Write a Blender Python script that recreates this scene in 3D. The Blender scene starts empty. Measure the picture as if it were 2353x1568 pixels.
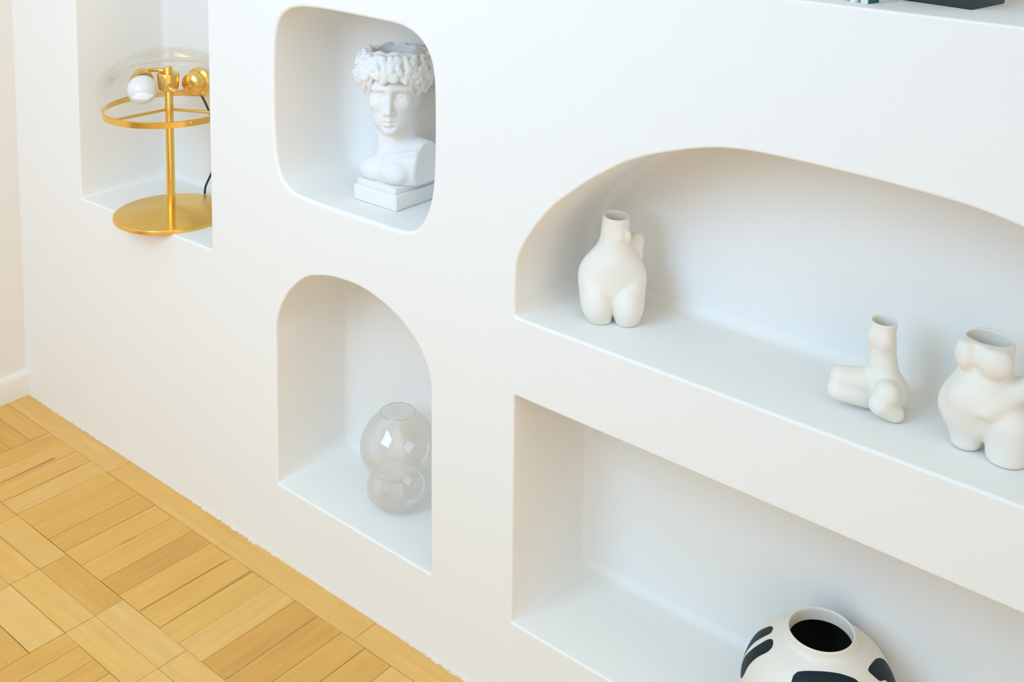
import bpy, bmesh, math, random
import numpy as np
from mathutils import Vector, Matrix
from mathutils.geometry import tessellate_polygon

random.seed(7)
RNG = np.random.default_rng(7)
SC = bpy.context.scene
COL = SC.collection
PI = math.pi

# ------------------------------------------------------------------ camera
cam_data = bpy.data.cameras.new('camera')
cam = bpy.data.objects.new('camera', cam_data)
COL.objects.link(cam)
cam_data.sensor_width = 36.0
cam_data.lens = 2656.2 / 2353.0 * 36.0
cam_data.shift_y = -(784.0 + 127.4) / 2353.0          # shifted lens: verticals stay upright
cam_data.clip_start = 0.05
right = Vector((0.76744291, 0.64102381, 0.01094798))
down = Vector((0.08180427, -0.08097187, -0.99335372))
fwd = Vector((-0.6358769, 0.76323786, -0.11457977))
m = Matrix((right, -down, -fwd)).transposed().to_4x4()
m.translation = Vector((0.0, -1.4, 1.526))
cam.matrix_world = m
SC.camera = cam

# ------------------------------------------------------------------ light, exposure
w = bpy.data.worlds.new('world')
SC.world = w
w.use_nodes = True
wn = w.node_tree
bg = wn.nodes['Background']
wtc = wn.nodes.new('ShaderNodeTexCoord')


def lobe(axis, color):
    """soft light arriving from one side of the room"""
    d = wn.nodes.new('ShaderNodeVectorMath'); d.operation = 'DOT_PRODUCT'
    d.inputs[1].default_value = axis
    wn.links.new(wtc.outputs['Generated'], d.inputs[0])
    c = wn.nodes.new('ShaderNodeMath'); c.operation = 'MAXIMUM'; c.inputs[1].default_value = 0.0
    wn.links.new(d.outputs['Value'], c.inputs[0])
    r = wn.nodes.new('ShaderNodeVectorMath'); r.operation = 'SCALE'
    r.inputs[0].default_value = color
    wn.links.new(c.outputs['Value'], r.inputs['Scale'])
    return r.outputs['Vector']


def vadd(p, q):
    r = wn.nodes.new('ShaderNodeVectorMath'); r.operation = 'ADD'
    wn.links.new(p, r.inputs[0]); wn.links.new(q, r.inputs[1])
    return r.outputs['Vector']


# pale ceiling above, cool daylight from the windows behind the camera, warm light from the rest of the room on the right
amb = vadd(vadd(lobe((0, 0, 1), (0.65, 0.785, 0.79)), lobe((0, -1, 0), (0.145, 0.195, 0.245))), vadd(lobe((1, 0, 0), (1.43, 1.245, 1.16)), lobe((-1, 0, 0), (0.05, 0.07, 0.10))))
wn.links.new(amb, bg.inputs['Color'])
bg.inputs['Strength'].default_value = 1.0
SC.view_settings.view_transform = 'Standard'
SC.view_settings.look = 'None'
SC.view_settings.gamma = 1.0
SC.view_settings.use_curve_mapping = False
SC.view_settings.exposure = -0.03


def area(name, loc, target, sx, sy, power, color):
    l = bpy.data.lights.new(name, 'AREA')
    l.shape = 'RECTANGLE'
    l.size, l.size_y = sx, sy
    l.energy = power
    l.color = color
    o = bpy.data.objects.new(name, l)
    COL.objects.link(o)
    o.location = loc
    d = Vector(target) - Vector(loc)
    o.rotation_euler = d.to_track_quat('-Z', 'Y').to_euler()
    return o


area('window_daylight', (-1.50, -2.10, 2.00), (-1.15, 0.0, 0.85), 1.3, 1.3, 92.0, (0.198, 0.314, 0.452))


# ------------------------------------------------------------------ helpers
def tag(o, label=None, cat=None, group=None, kind=None):
    if label: o['label'] = label
    if cat: o['category'] = cat
    if group: o['group'] = group
    if kind: o['kind'] = kind
    return o


def link(name, me, mats=None, parent=None, smooth=None):
    o = bpy.data.objects.new(name, me)
    COL.objects.link(o)
    if mats is not None:
        for mt in (mats if isinstance(mats, (list, tuple)) else [mats]):
            me.materials.append(mt)
    if parent is not None:
        o.parent = parent
    if smooth is not None:
        for p in me.polygons:
            p.use_smooth = True
        if smooth < 179:
            me.set_sharp_from_angle(angle=math.radians(smooth))
    return o


def empty(name, loc, rz=0.0):
    o = bpy.data.objects.new(name, None)
    COL.objects.link(o)
    o.empty_display_size = 0.02
    o.location = loc
    o.rotation_euler = (0, 0, rz)
    return o


def pydata(name, v, f):
    me = bpy.data.meshes.new(name)
    me.from_pydata([tuple(p) for p in v], [], [tuple(q) for q in f])
    me.update()
    return me


def lathe(name, prof, mats, parent=None, seg=96, smooth=40, close=False, loc=(0, 0, 0), wob=None):
    """prof: list of (r, z); r==0 makes a pole."""
    v, f, rows = [], [], []
    for i, (r, z) in enumerate(prof):
        if r < 1e-7:
            rows.append([len(v)])
            v.append((0, 0, z))
        else:
            row = []
            for k in range(seg):
                a = 2 * PI * k / seg
                rr = r * (1 + (wob(a, i) if wob else 0))
                row.append(len(v))
                v.append((rr * math.cos(a), rr * math.sin(a), z))
            rows.append(row)
    pairs = list(zip(rows[:-1], rows[1:]))
    if close: pairs.append((rows[-1], rows[0]))
    for a, b in pairs:
        for k in range(seg):
            k2 = (k + 1) % seg
            if len(a) == 1 and len(b) == 1: continue
            if len(a) == 1: f.append((a[0], b[k2], b[k]))
            elif len(b) == 1: f.append((a[k], a[k2], b[0]))
            else: f.append((a[k], a[k2], b[k2], b[k]))
    me = pydata(name, v, f)
    bm = bmesh.new(); bm.from_mesh(me)
    bmesh.ops.recalc_face_normals(bm, faces=bm.faces)
    bm.to_mesh(me); bm.free()
    o = link(name, me, mats, parent, smooth)
    o.location = loc
    return o


def spline_pts(pts, n):
    """Catmull-Rom through pts."""
    P = [Vector(p) for p in pts]
    P = [P[0] * 2 - P[1]] + P + [P[-1] * 2 - P[-2]]
    out = []
    for i in range(1, len(P) - 2):
        for k in range(n):
            t = k / n
            a, b, c, d = P[i - 1], P[i], P[i + 1], P[i + 2]
            out.append(0.5 * ((2 * b) + (c - a) * t + (2 * a - 5 * b + 4 * c - d) * t * t + (3 * b - a - 3 * c + d) * t ** 3))
    out.append(P[-2].copy())
    return out


def tube(name, pts, r, mats, parent=None, seg=16, n=10, smooth=60):
    P = spline_pts(pts, n) if len(pts) > 2 else [Vector(p) for p in pts]
    rad = r if callable(r) else (lambda t: r)
    v, f = [], []
    ref = Vector((0, 0, 1))
    for i, p in enumerate(P):
        d = (P[min(i + 1, len(P) - 1)] - P[max(i - 1, 0)]).normalized()
        if abs(d.dot(ref)) > 0.95: ref = Vector((1, 0, 0)) if abs(d.x) < 0.9 else Vector((0, 1, 0))
        u = d.cross(ref).normalized()
        w_ = u.cross(d).normalized()
        ref = w_
        rr = rad(i / (len(P) - 1))
        for k in range(seg):
            a = 2 * PI * k / seg
            v.append(p + (u * math.cos(a) + w_ * math.sin(a)) * rr)
    for i in range(len(P) - 1):
        for k in range(seg):
            k2 = (k + 1) % seg
            f.append((i * seg + k, i * seg + k2, (i + 1) * seg + k2, (i + 1) * seg + k))
    f.append(tuple(range(seg - 1, -1, -1)))
    f.append(tuple((len(P) - 1) * seg + k for k in range(seg)))
    me = pydata(name, v, f)
    bm = bmesh.new(); bm.from_mesh(me)
    bmesh.ops.recalc_face_normals(bm, faces=bm.faces)
    bm.to_mesh(me); bm.free()
    return link(name, me, mats, parent, smooth)


def rbox(name, lo, hi, bev, mats, parent=None, seg=3):
    bm = bmesh.new()
    bmesh.ops.create_cube(bm, size=1.0)
    lo, hi = Vector(lo), Vector(hi)
    for vv in bm.verts:
        vv.co = Vector([lo[i] + (vv.co[i] + 0.5) * (hi[i] - lo[i]) for i in range(3)])
    if bev > 0:
        bmesh.ops.bevel(bm, geom=list(bm.edges), offset=bev, segments=seg, profile=0.5, affect='EDGES')
    me = bpy.data.meshes.new(name)
    bm.to_mesh(me); bm.free()
    return link(name, me, mats, parent, 40)


# ------------------------------------------------------------------ SDF modelling (for the ceramics and the plaster bust)
class Field:
    def __init__(self, lo, hi, h):
        self.lo = np.array(lo, np.float32); self.h = h
        self.n = [int(math.ceil((b - a) / h)) + 1 for a, b in zip(lo, hi)]
        ax = [self.lo[i] + h * np.arange(self.n[i], dtype=np.float32) for i in range(3)]
        self.ax = ax
        self.X, self.Y, self.Z = np.meshgrid(*ax, indexing='ij')
        self.F = np.full(self.n, 1.0, np.float32)

    def sub(self, c, R):
        s = []
        for i in range(3):
            a = int(max(0, math.floor((c[i] - R - self.lo[i]) / self.h)))
            b = int(min(self.n[i], math.ceil((c[i] + R - self.lo[i]) / self.h) + 1))
            if b <= a: return None
            s.append(slice(a, b))
        return tuple(s)

    def mesh(self, name, mats, parent=None, relax=2):
        v, f = surface_nets(self.F, self.lo, self.h)
        me = bpy.data.meshes.new(name)
        me.from_pydata(v.tolist(), [], f.tolist())
        me.update()
        bm = bmesh.new(); bm.from_mesh(me)
        bmesh.ops.recalc_face_normals(bm, faces=bm.faces)
        for _ in range(relax):
            bmesh.ops.smooth_vert(bm, verts=bm.verts, factor=0.5, use_axis_x=True, use_axis_y=True, use_axis_z=True)
        bm.to_mesh(me); bm.free()
        return link(name, me, mats, parent, 180)


def surface_nets(F, lo, h):
    s = F < 0
    nx, ny, nz = F.shape
    cs = [s[i:nx - 1 + i, j:ny - 1 + j, k:nz - 1 + k] for i in (0, 1) for j in (0, 1) for k in (0, 1)]
    cnt = sum(c.astype(np.int8) for c in cs)
    mask = (cnt > 0) & (cnt < 8)
    I, J, K = np.nonzero(mask)
    idx = np.full(mask.shape, -1, np.int64)
    idx[I, J, K] = np.arange(len(I))
    acc = np.zeros((len(I), 3)); num = np.zeros(len(I))
    for a in range(3):
        for o1 in (0, 1):
            for o2 in (0, 1):
                off = [0, 0, 0]
                oth = [q for q in range(3) if q != a]
                off[oth[0]], off[oth[1]] = o1, o2
                f0 = F[I + off[0], J + off[1], K + off[2]]
                of1 = list(off); of1[a] = 1
                f1 = F[I + of1[0], J + of1[1], K + of1[2]]
                cr = (f0 < 0) != (f1 < 0)
                t = np.where(cr, f0 / np.where(cr, f0 - f1, 1), 0)
                p = np.zeros((len(I), 3))
                p[:, 0], p[:, 1], p[:, 2] = off
                p[:, a] = t
                acc += p * cr[:, None]; num += cr
    V = (np.stack([I, J, K], 1) + acc / num[:, None]) * h + np.asarray(lo)
    faces = []
    for a in range(3):
        b, c = [q for q in range(3) if q != a]
        sl0 = [slice(None)] * 3; sl1 = [slice(None)] * 3
        sl0[a] = slice(0, -1); sl1[a] = slice(1, None)
        ch = s[tuple(sl0)] != s[tuple(sl1)]
        P = np.stack(np.nonzero(ch), 1)
        ok = (P[:, b] > 0) & (P[:, c] > 0) & (P[:, b] < F.shape[b] - 1) & (P[:, c] < F.shape[c] - 1)
        P = P[ok]
        q = []
        for (db, dc) in ((1, 1), (0, 1), (0, 0), (1, 0)):
            R = P.copy(); R[:, b] -= db; R[:, c] -= dc
            q.append(idx[R[:, 0], R[:, 1], R[:, 2]])
        faces.append(np.stack(q, 1))
    return V, np.concatenate(faces)


def smin(a, b, k):
    hh = np.clip(0.5 + 0.5 * (b - a) / k, 0, 1)
    return b + (a - b) * hh - k * hh * (1 - hh)


def smax(a, b, k):
    return -smin(-a, -b, k)


def s_ell(X, Y, Z, c, r):
    x, y, z = X - c[0], Y - c[1], Z - c[2]
    k0 = np.sqrt((x / r[0]) ** 2 + (y / r[1]) ** 2 + (z / r[2]) ** 2)
    k1 = np.sqrt((x / r[0] ** 2) ** 2 + (y / r[1] ** 2) ** 2 + (z / r[2] ** 2) ** 2) + 1e-9
    return k0 * (k0 - 1) / k1


def s_cap(X, Y, Z, a, b, ra, rb):
    a = np.array(a, np.float32); b = np.array(b, np.float32)
    d = b - a
    t = np.clip(((X - a[0]) * d[0] + (Y - a[1]) * d[1] + (Z - a[2]) * d[2]) / max(1e-9, float(d @ d)), 0, 1)
    return np.sqrt((X - a[0] - t * d[0]) ** 2 + (Y - a[1] - t * d[1]) ** 2 + (Z - a[2] - t * d[2]) ** 2) - (ra + (rb - ra) * t)


def s_cyl(X, Y, Z, cx, cy, rx, ry):
    k = np.sqrt(((X - cx) / rx) ** 2 + ((Y - cy) / ry) ** 2)
    return (k - 1) * min(rx, ry)


# ------------------------------------------------------------------ materials
def mat(name):
    mt = bpy.data.materials.new(name)
    mt.use_nodes = True
    nt = mt.node_tree
    return mt, nt, nt.nodes['Principled BSDF']


def nd(nt, typ, **kw):
    n = nt.nodes.new(typ)
    for k, v in kw.items():
        if k in n.inputs.keys():
            n.inputs[k].default_value = v
        else:
            setattr(n, k, v)
    return n


def simple(name, col, rough=0.5, metal=0.0, spec=0.5):
    mt, nt, b = mat(name)
    b.inputs['Base Color'].default_value = (*col, 1)
    b.inputs['Roughness'].default_value = rough
    b.inputs['Metallic'].default_value = metal
    b.inputs['Specular IOR Level'].default_value = spec
    return mt


def plaster(name, col, scale, dist, rough=0.85):
    mt, nt, b = mat(name)
    tc = nd(nt, 'ShaderNodeTexCoord')
    n1 = nd(nt, 'ShaderNodeTexNoise', Scale=scale, Detail=4.0, Roughness=0.55)
    n2 = nd(nt, 'ShaderNodeTexNoise', Scale=scale * 0.35, Detail=2.0)
    mix = nd(nt, 'ShaderNodeMixRGB', blend_type='MIX')
    mix.inputs['Color1'].default_value = (*[c * 0.985 for c in col], 1)
    mix.inputs['Color2'].default_value = (*col, 1)
    bmp = nd(nt, 'ShaderNodeBump', Strength=0.35, Distance=dist)
    nt.links.new(tc.outputs['Object'], n1.inputs['Vector'])
    nt.links.new(tc.outputs['Object'], n2.inputs['Vector'])
    nt.links.new(n2.outputs['Fac'], mix.inputs['Fac'])
    nt.links.new(mix.outputs['Color'], b.inputs['Base Color'])
    nt.links.new(n1.outputs['Fac'], bmp.inputs['Height'])
    nt.links.new(bmp.outputs['Normal'], b.inputs['Normal'])
    b.inputs['Roughness'].default_value = rough
    b.inputs['Specular IOR Level'].default_value = 0.25
    return mt


M_WALL = plaster('white_plaster', (0.87, 0.853, 0.805), 9.0, 0.004)
M_WALL2 = plaster('shade_toned_wall', (0.80, 0.75, 0.68), 7.0, 0.002)  # left wall: its weaker, warmer light is put into this beige colour
M_SKIRT = plaster('cream_gloss_paint', (0.80, 0.76, 0.66), 12.0, 0.001, 0.45)
M_BUST = plaster('white_cast_plaster', (0.83, 0.825, 0.80), 160.0, 0.0006, 0.6)
M_CER = plaster('matte_ivory_ceramic', (0.86, 0.815, 0.725), 90.0, 0.0004, 0.55)


def brass(name, rough, brushed=None):
    mt, nt, b = mat(name)
    b.inputs['Base Color'].default_value = (0.94, 0.61, 0.145, 1)
    b.inputs['Metallic'].default_value = 1.0
    b.inputs['Roughness'].default_value = rough
    if brushed == 'disc':
        b.inputs['Anisotropic'].default_value = 0.92
        b.inputs['Anisotropic Rotation'].default_value = 0.25
        tg = nd(nt, 'ShaderNodeTangent', direction_type='RADIAL', axis='Z')
        nt.links.new(tg.outputs['Tangent'], b.inputs['Tangent'])
    tc = nd(nt, 'ShaderNodeTexCoord')
    n = nd(nt, 'ShaderNodeTexNoise', Scale=140.0, Detail=3.0)
    mr = nd(nt, 'ShaderNodeMapRange')
    mr.inputs['To Min'].default_value = rough * 0.8
    mr.inputs['To Max'].default_value = rough * 1.25
    nt.links.new(tc.outputs['Object'], n.inputs['Vector'])
    nt.links.new(n.outputs['Fac'], mr.inputs['Value'])
    if brushed is None: nt.links.new(mr.outputs['Result'], b.inputs['Roughness'])
    return mt


M_BRASS = brass('satin_brass', 0.22)
M_BRASS_DISC = brass('brushed_brass', 0.26, 'disc')
M_CORD = simple('black_green_rubber', (0.012, 0.022, 0.022), 0.45)
M_BULB = simple('white_opal_glass', (0.84, 0.85, 0.84), 0.22)


def thin_glass(name, tint, refl, gloss_col=(1, 1, 1), film=False, milk=0.0):
    mt, nt, b = mat(name)
    out = nt.nodes['Material Output']
    nt.nodes.remove(b)
    tr = nd(nt, 'ShaderNodeBsdfTransparent'); tr.inputs['Color'].default_value = (*tint, 1)
    gl = nd(nt, 'ShaderNodeBsdfGlossy'); gl.inputs['Roughness'].default_value = 0.03
    gl.inputs['Color'].default_value = (*gloss_col, 1)
    lw = nd(nt, 'ShaderNodeLayerWeight', Blend=0.25)
    mr = nd(nt, 'ShaderNodeMapRange')
    mr.inputs['To Min'].default_value = refl[0]
    mr.inputs['To Max'].default_value = refl[1]
    mx = nd(nt, 'ShaderNodeMixShader')
    nt.links.new(lw.outputs['Fresnel'], mr.inputs['Value'])
    nt.links.new(mr.outputs['Result'], mx.inputs['Fac'])
    nt.links.new(tr.outputs['BSDF'], mx.inputs[1])
    nt.links.new(gl.outputs['BSDF'], mx.inputs[2])
    nt.links.new(mx.outputs['Shader'], out.inputs['Surface'])
    if milk:
        df = nd(nt, 'ShaderNodeBsdfDiffuse'); df.inputs['Color'].default_value = (0.94, 0.92, 0.88, 1)
        tl = nd(nt, 'ShaderNodeBsdfTranslucent'); tl.inputs['Color'].default_value = (0.94, 0.92, 0.88, 1)
        dm = nd(nt, 'ShaderNodeMixShader'); dm.inputs['Fac'].default_value = 0.5
        m2 = nd(nt, 'ShaderNodeMixShader'); m2.inputs['Fac'].default_value = milk
        nt.links.new(df.outputs['BSDF'], dm.inputs[1]); nt.links.new(tl.outputs['BSDF'], dm.inputs[2])
        nt.links.new(mx.outputs['Shader'], m2.inputs[1]); nt.links.new(dm.outputs['Shader'], m2.inputs[2])
        nt.links.new(m2.outputs['Shader'], out.inputs['Surface'])
    if film:   # a faint pearly film whose hue drifts with the viewing angle
        ramp = nd(nt, 'ShaderNodeValToRGB')
        e = ramp.color_ramp.elements
        e[0].position, e[0].color = 0.0, (1.0, 0.97, 0.93, 1)
        e[1].position, e[1].color = 1.0, (1.0, 0.90, 0.86, 1)
        x = e.new(0.35); x.color = (0.88, 0.92, 1.0, 1)
        x = e.new(0.65); x.color = (0.95, 1.0, 0.93, 1)
        nt.links.new(lw.outputs['Facing'], ramp.inputs['Fac'])
        nt.links.new(ramp.outputs['Color'], gl.inputs['Color'])
    return mt


M_SHADE = thin_glass('clear_glass', (0.975, 0.965, 0.945), (0.03, 0.42))
M_PEARL = thin_glass('pearly_glass', (0.945, 0.93, 0.905), (0.11, 0.40), film=True, milk=0.28)


def wood_material():
    mt, nt, b = mat('oak_parquet')
    uv = nd(nt, 'ShaderNodeUVMap'); uv.uv_map = 'grain'
    at = nd(nt, 'ShaderNodeAttribute'); at.attribute_name = 'tone'
    mp = nd(nt, 'ShaderNodeMapping')
    mp.inputs['Scale'].default_value = (5.0, 70.0, 1.0)
    nt.links.new(uv.outputs['UV'], mp.inputs['Vector'])
    g = nd(nt, 'ShaderNodeTexNoise', Scale=1.0, Detail=5.0, Roughness=0.6, Distortion=0.4)
    nt.links.new(mp.outputs['Vector'], g.inputs['Vector'])
    mp2 = nd(nt, 'ShaderNodeMapping'); mp2.inputs['Scale'].default_value = (9.0, 22.0, 1.0)
    nt.links.new(uv.outputs['UV'], mp2.inputs['Vector'])
    blot = nd(nt, 'ShaderNodeTexNoise', Scale=1.0, Detail=2.0)
    nt.links.new(mp2.outputs['Vector'], blot.inputs['Vector'])
    ramp = nd(nt, 'ShaderNodeValToRGB')
    e = ramp.color_ramp.elements
    e[0].position, e[0].color = 0.0, (0.620, 0.298, 0.055, 1)
    e[1].position, e[1].color = 1.0, (0.815, 0.525, 0.200, 1)
    x = e.new(0.5); x.color = (0.765, 0.430, 0.098, 1)
    add = nd(nt, 'ShaderNodeMath', operation='MULTIPLY_ADD')
    add.inputs[1].default_value = 0.30
    nt.links.new(blot.outputs['Fac'], add.inputs[0])
    sub = nd(nt, 'ShaderNodeMath', operation='ADD'); sub.inputs[1].default_value = -0.15
    nt.links.new(at.outputs['Fac'], sub.inputs[0])
    nt.links.new(sub.outputs['Value'], add.inputs[2])
    nt.links.new(add.outputs['Value'], ramp.inputs['Fac'])
    gr = nd(nt, 'ShaderNodeMapRange')
    gr.inputs['From Min'].default_value = 0.3; gr.inputs['From Max'].default_value = 0.7
    gr.inputs['To Min'].default_value = 0.90; gr.inputs['To Max'].default_value = 1.04
    nt.links.new(g.outputs['Fac'], gr.inputs['Value'])
    mul = nd(nt, 'ShaderNodeMixRGB', blend_type='MULTIPLY'); mul.inputs['Fac'].default_value = 1.0
    nt.links.new(ramp.outputs['Color'], mul.inputs['Color1'])
    nt.links.new(gr.outputs['Result'], mul.inputs['Color2'])
    nt.links.new(mul.outputs['Color'], b.inputs['Base Color'])
    b.inputs['Roughness'].default_value = 0.42
    b.inputs['Specular IOR Level'].default_value = 0.35
    bmp = nd(nt, 'ShaderNodeBump', Strength=0.12, Distance=0.001)
    nt.links.new(g.outputs['Fac'], bmp.inputs['Height'])
    nt.links.new(bmp.outputs['Normal'], b.inputs['Normal'])
    return mt


M_WOOD = wood_material()
M_GAP = simple('dark_floor_gap', (0.20, 0.095, 0.03), 0.9)


# ------------------------------------------------------------------ the wall with its niches
ROUND = [(-1.7208, 1.1485), (-1.69, 1.1539), (-1.6413, 1.1572), (-1.5916, 1.1576), (-1.5661, 1.1570), (-1.5249, 1.1566), (-1.4741, 1.1555), (-1.4254, 1.1549), (-1.4023, 1.1518), (-1.3816, 1.1439), (-1.3666, 1.1353), (-1.3572, 1.127), (-1.3463, 1.1124), (-1.3396, 1.0918), (-1.337, 1.0732), (-1.3351, 1.0194), (-1.3349, 0.966), (-1.3358, 0.9246), (-1.3372, 0.8901), (-1.3407, 0.8614), (-1.3489, 0.8346), (-1.3604, 0.8122), (-1.3773, 0.7915), (-1.3923, 0.784), (-1.4228, 0.7815), (-1.455, 0.7822), (-1.54, 0.782), (-1.6237, 0.782), (-1.7054, 0.7842), (-1.7276, 0.7889), (-1.7454, 0.7989), (-1.7561, 0.8162), (-1.7619, 0.8441), (-1.7666, 0.8743), (-1.7696, 0.9426), (-1.7694, 1.0208), (-1.7657, 1.0826), (-1.758, 1.111), (-1.7457, 1.1338), (-1.7338, 1.1428)]
ARCH = [(-1.771, 0.1617), (-1.7706, 0.3596), (-1.77, 0.4974), (-1.7660, 0.5183), (-1.7513, 0.5491), (-1.7307, 0.5802), (-1.7065, 0.6031), (-1.6802, 0.6236), (-1.6544, 0.6342), (-1.6228, 0.6425), (-1.598, 0.6472), (-1.5675, 0.6492), (-1.5316, 0.6500), (-1.4965, 0.6452), (-1.4565, 0.6344), (-1.4174, 0.6173), (-1.3845, 0.5953), (-1.3629, 0.572), (-1.3485, 0.5463), (-1.3414, 0.520), (-1.3407, 0.3449), (-1.3399, 0.1612)]
UPPER = [(-1.1525, 0.7020), (-1.1536, 0.7586), (-1.1502, 0.799), (-1.1369, 0.8286), (-1.1097, 0.8688), (-1.0746, 0.9101), (-1.0066, 0.9648), (-0.9421, 1.007), (-0.8953, 1.0276), (-0.8283, 1.0496), (-0.7922, 1.0584), (-0.7574, 1.0636), (-0.7099, 1.0654), (-0.6448, 1.065), (-0.5537, 1.0626), (-0.4687, 1.0580), (-0.4287, 1.0540), (-0.376, 1.0442), (-0.30, 1.022), (-0.22, 0.982), (-0.15, 0.925), (-0.10, 0.86), (-0.08, 0.79), (-0.08, 0.7012)]
LOW = [(-1.1515, 0.1610), (-1.1515, 0.5665), (-0.215, 0.5655), (-0.215, 0.1610)]
LAMP = [(-2.4985, 0.5950), (-2.4985, 1.52), (-1.979, 1.52), (-1.979, 0.6020)]
SHELF = [(-0.88, 1.2830), (-0.88, 1.80), (0.55, 1.80), (0.55, 1.2830)]
WX0, WX1, WZ0, WZ1 = -2.80, 1.0, -0.004, 2.60


def dense(poly, step, rc, rc2=None):
    """round hard corners by rc, then resample; rc2 gives a twin outline with the same points but rounder corners"""
    outs = [[], []]
    n = len(poly)
    for i in range(n):
        p, a, b = Vector(poly[i]), Vector(poly[i - 1]), Vector(poly[(i + 1) % n])
        da, db = (a - p), (b - p)
        if da.angle(db) < math.radians(120):
            for o_, r in zip(outs, (rc, rc2 or rc)):
                q0, q1 = p + da.normalized() * r, p + db.normalized() * r
                for k in range(7):
                    t = k / 6
                    o_.append((1 - t) ** 2 * q0 + 2 * t * (1 - t) * p + t * t * q1)
        else:
            for o_ in outs: o_.append(p)
    res = [[], []]
    L = len(outs[0])
    for i in range(L):
        k = max(1, int((outs[0][(i + 1) % L] - outs[0][i]).length / step))
        for o_, r in zip(outs, res):
            for j in range(k): r.append(o_[i].lerp(o_[(i + 1) % L], j / k))
    return res


def smooth_closed(pts, it):
    for _ in range(it):
        pts = [pts[i] * 0.5 + (pts[i - 1] + pts[(i + 1) % len(pts)]) * 0.25 for i in range(len(pts))]
    return pts


def offset(pts, d):
    """positive d = outward (polygon area decides the side)"""
    n = len(pts)
    ar = sum(pts[i].x * pts[(i + 1) % n].y - pts[(i + 1) % n].x * pts[i].y for i in range(n))
    sg = 1 if ar > 0 else -1
    out = []
    for i in range(n):
        e1 = (pts[i] - pts[i - 1]).normalized(); e2 = (pts[(i + 1) % n] - pts[i]).normalized()
        n1 = Vector((e1.y, -e1.x)) * sg; n2 = Vector((e2.y, -e2.x)) * sg
        mm = (n1 + n2)
        mm = mm.normalized() / max(0.5, mm.normalized().dot(n1)) if mm.length > 1e-6 else n1
        out.append(pts[i] + mm * d)
    return out


def build_wall():
    def outline(poly, step, rc, rc2, it):
        p, q = dense(poly, step, rc, rc2)
        return smooth_closed(p, it), smooth_closed(q, it)
    niches = [   # outline pair (front, back), depth, front rounding, back rounding
        (*outline(ROUND, 0.008, 0.01, 0.01, 8), 0.205, 0.006, 0.040),
        (*outline(ARCH, 0.008, 0.005, 0.030, 2), 0.195, 0.0035, 0.016),
        (*outline(UPPER, 0.010, 0.006, 0.034, 3), 0.207, 0.004, 0.018),
        (*outline(LOW, 0.012, 0.005, 0.030, 0), 0.208, 0.0035, 0.014),
        (*outline(LAMP, 0.012, 0.005, 0.030, 0), 0.240, 0.0035, 0.014),
        (*outline(SHELF, 0.012, 0.005, 0.030, 0), 0.230, 0.0035, 0.014),
    ]
    V, Fc, sharp = [], [], []
    loops = [[Vector((WX0, WZ0)), Vector((WX1, WZ0)), Vector((WX1, WZ1)), Vector((WX0, WZ1))]]
    base_ids = [0, 1, 2, 3]
    V += [(p.x, 0.0, p.y) for p in loops[0]]
    for pts, pts2, dep, rf, rb in niches:
        n = len(pts)
        rings = []
        for k in range(5):
            a = k / 4 * PI / 2
            rings.append((offset(pts, rf * (1 - math.sin(a))), rf * (1 - math.cos(a))))
        for k in range(1, 6):
            rings.append(([p.lerp(q, k / 5) for p, q in zip(pts, pts2)], rf + (dep - rb - rf) * k / 5))
        for k in range(1, 7):
            a = k / 6 * PI / 2
            rings.append((offset(pts2, -rb * (1 - math.cos(a))), dep - rb + rb * math.sin(a)))
        start = len(V)
        for ps, y in rings:
            V += [(p.x, y, p.y) for p in ps]
        loops.append(rings[0][0])
        base_ids += list(range(start, start + n))
        for r in range(len(rings) - 1):
            for i in range(n):
                j = (i + 1) % n
                Fc.append((start + r * n + i, start + r * n + j, start + (r + 1) * n + j, start + (r + 1) * n + i))
        for r in (0, 4, len(rings) - 1):
            sharp += [(start + r * n + i, start + r * n + (i + 1) % n) for i in range(n)]
        last = start + (len(rings) - 1) * n
        for t in tessellate_polygon([[Vector((p.x, p.y, 0)) for p in rings[-1][0]]]):
            Fc.append(tuple(last + q for q in t))
    for t in tessellate_polygon([[Vector((p.x, p.y, 0)) for p in lp] for lp in loops]):
        Fc.append(tuple(base_ids[q] for q in t))
    me = pydata('wall_back', V, Fc)
    bm = bmesh.new(); bm.from_mesh(me)
    bm.verts.ensure_lookup_table()
    bmesh.ops.recalc_face_normals(bm, faces=bm.faces)
    f0 = max(bm.faces, key=lambda f: f.calc_area() if abs(f.calc_center_median().y) < 1e-6 else 0)
    if f0.normal.y > 0:
        bmesh.ops.reverse_faces(bm, faces=bm.faces)
    sh = set(tuple(sorted(e)) for e in sharp)
    for f in bm.faces: f.smooth = True
    for e in bm.edges:
        if tuple(sorted((e.verts[0].index, e.verts[1].index))) in sh: e.smooth = False
    bm.to_mesh(me); bm.free()
    o = link('wall_back', me, M_WALL)
    tag(o, kind='structure')
    return o


build_wall()

# left wall with its skirting board, seen as a sliver at the left edge
o = rbox('wall_left', (-2.90, -3.6, -0.004), (-2.80, 0.30, 2.60), 0, M_WALL2)
tag(o, kind='structure')


def skirting():
    prof = [(-2.80, 0.0), (-2.786, 0.0), (-2.786, 0.052), (-2.788, 0.060), (-2.793, 0.066), (-2.80, 0.068)]
    v, f = [], []
    ys = [-3.6, 0.0]
    for y in ys:
        v += [(x, y, z) for x, z in prof]
    n = len(prof)
    for i in range(n - 1):
        f.append((i, i + 1, n + i + 1, n + i))
    f.append(tuple(range(n))); f.append(tuple(range(2 * n - 1, n - 1, -1)))
    me = pydata('baseboard_left', v, f)
    bm = bmesh.new(); bm.from_mesh(me)
    bmesh.ops.recalc_face_normals(bm, faces=bm.faces)
    bm.to_mesh(me); bm.free()
    tag(link('baseboard_left', me, M_SKIRT, None, 50), kind='structure')


skirting()


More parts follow.
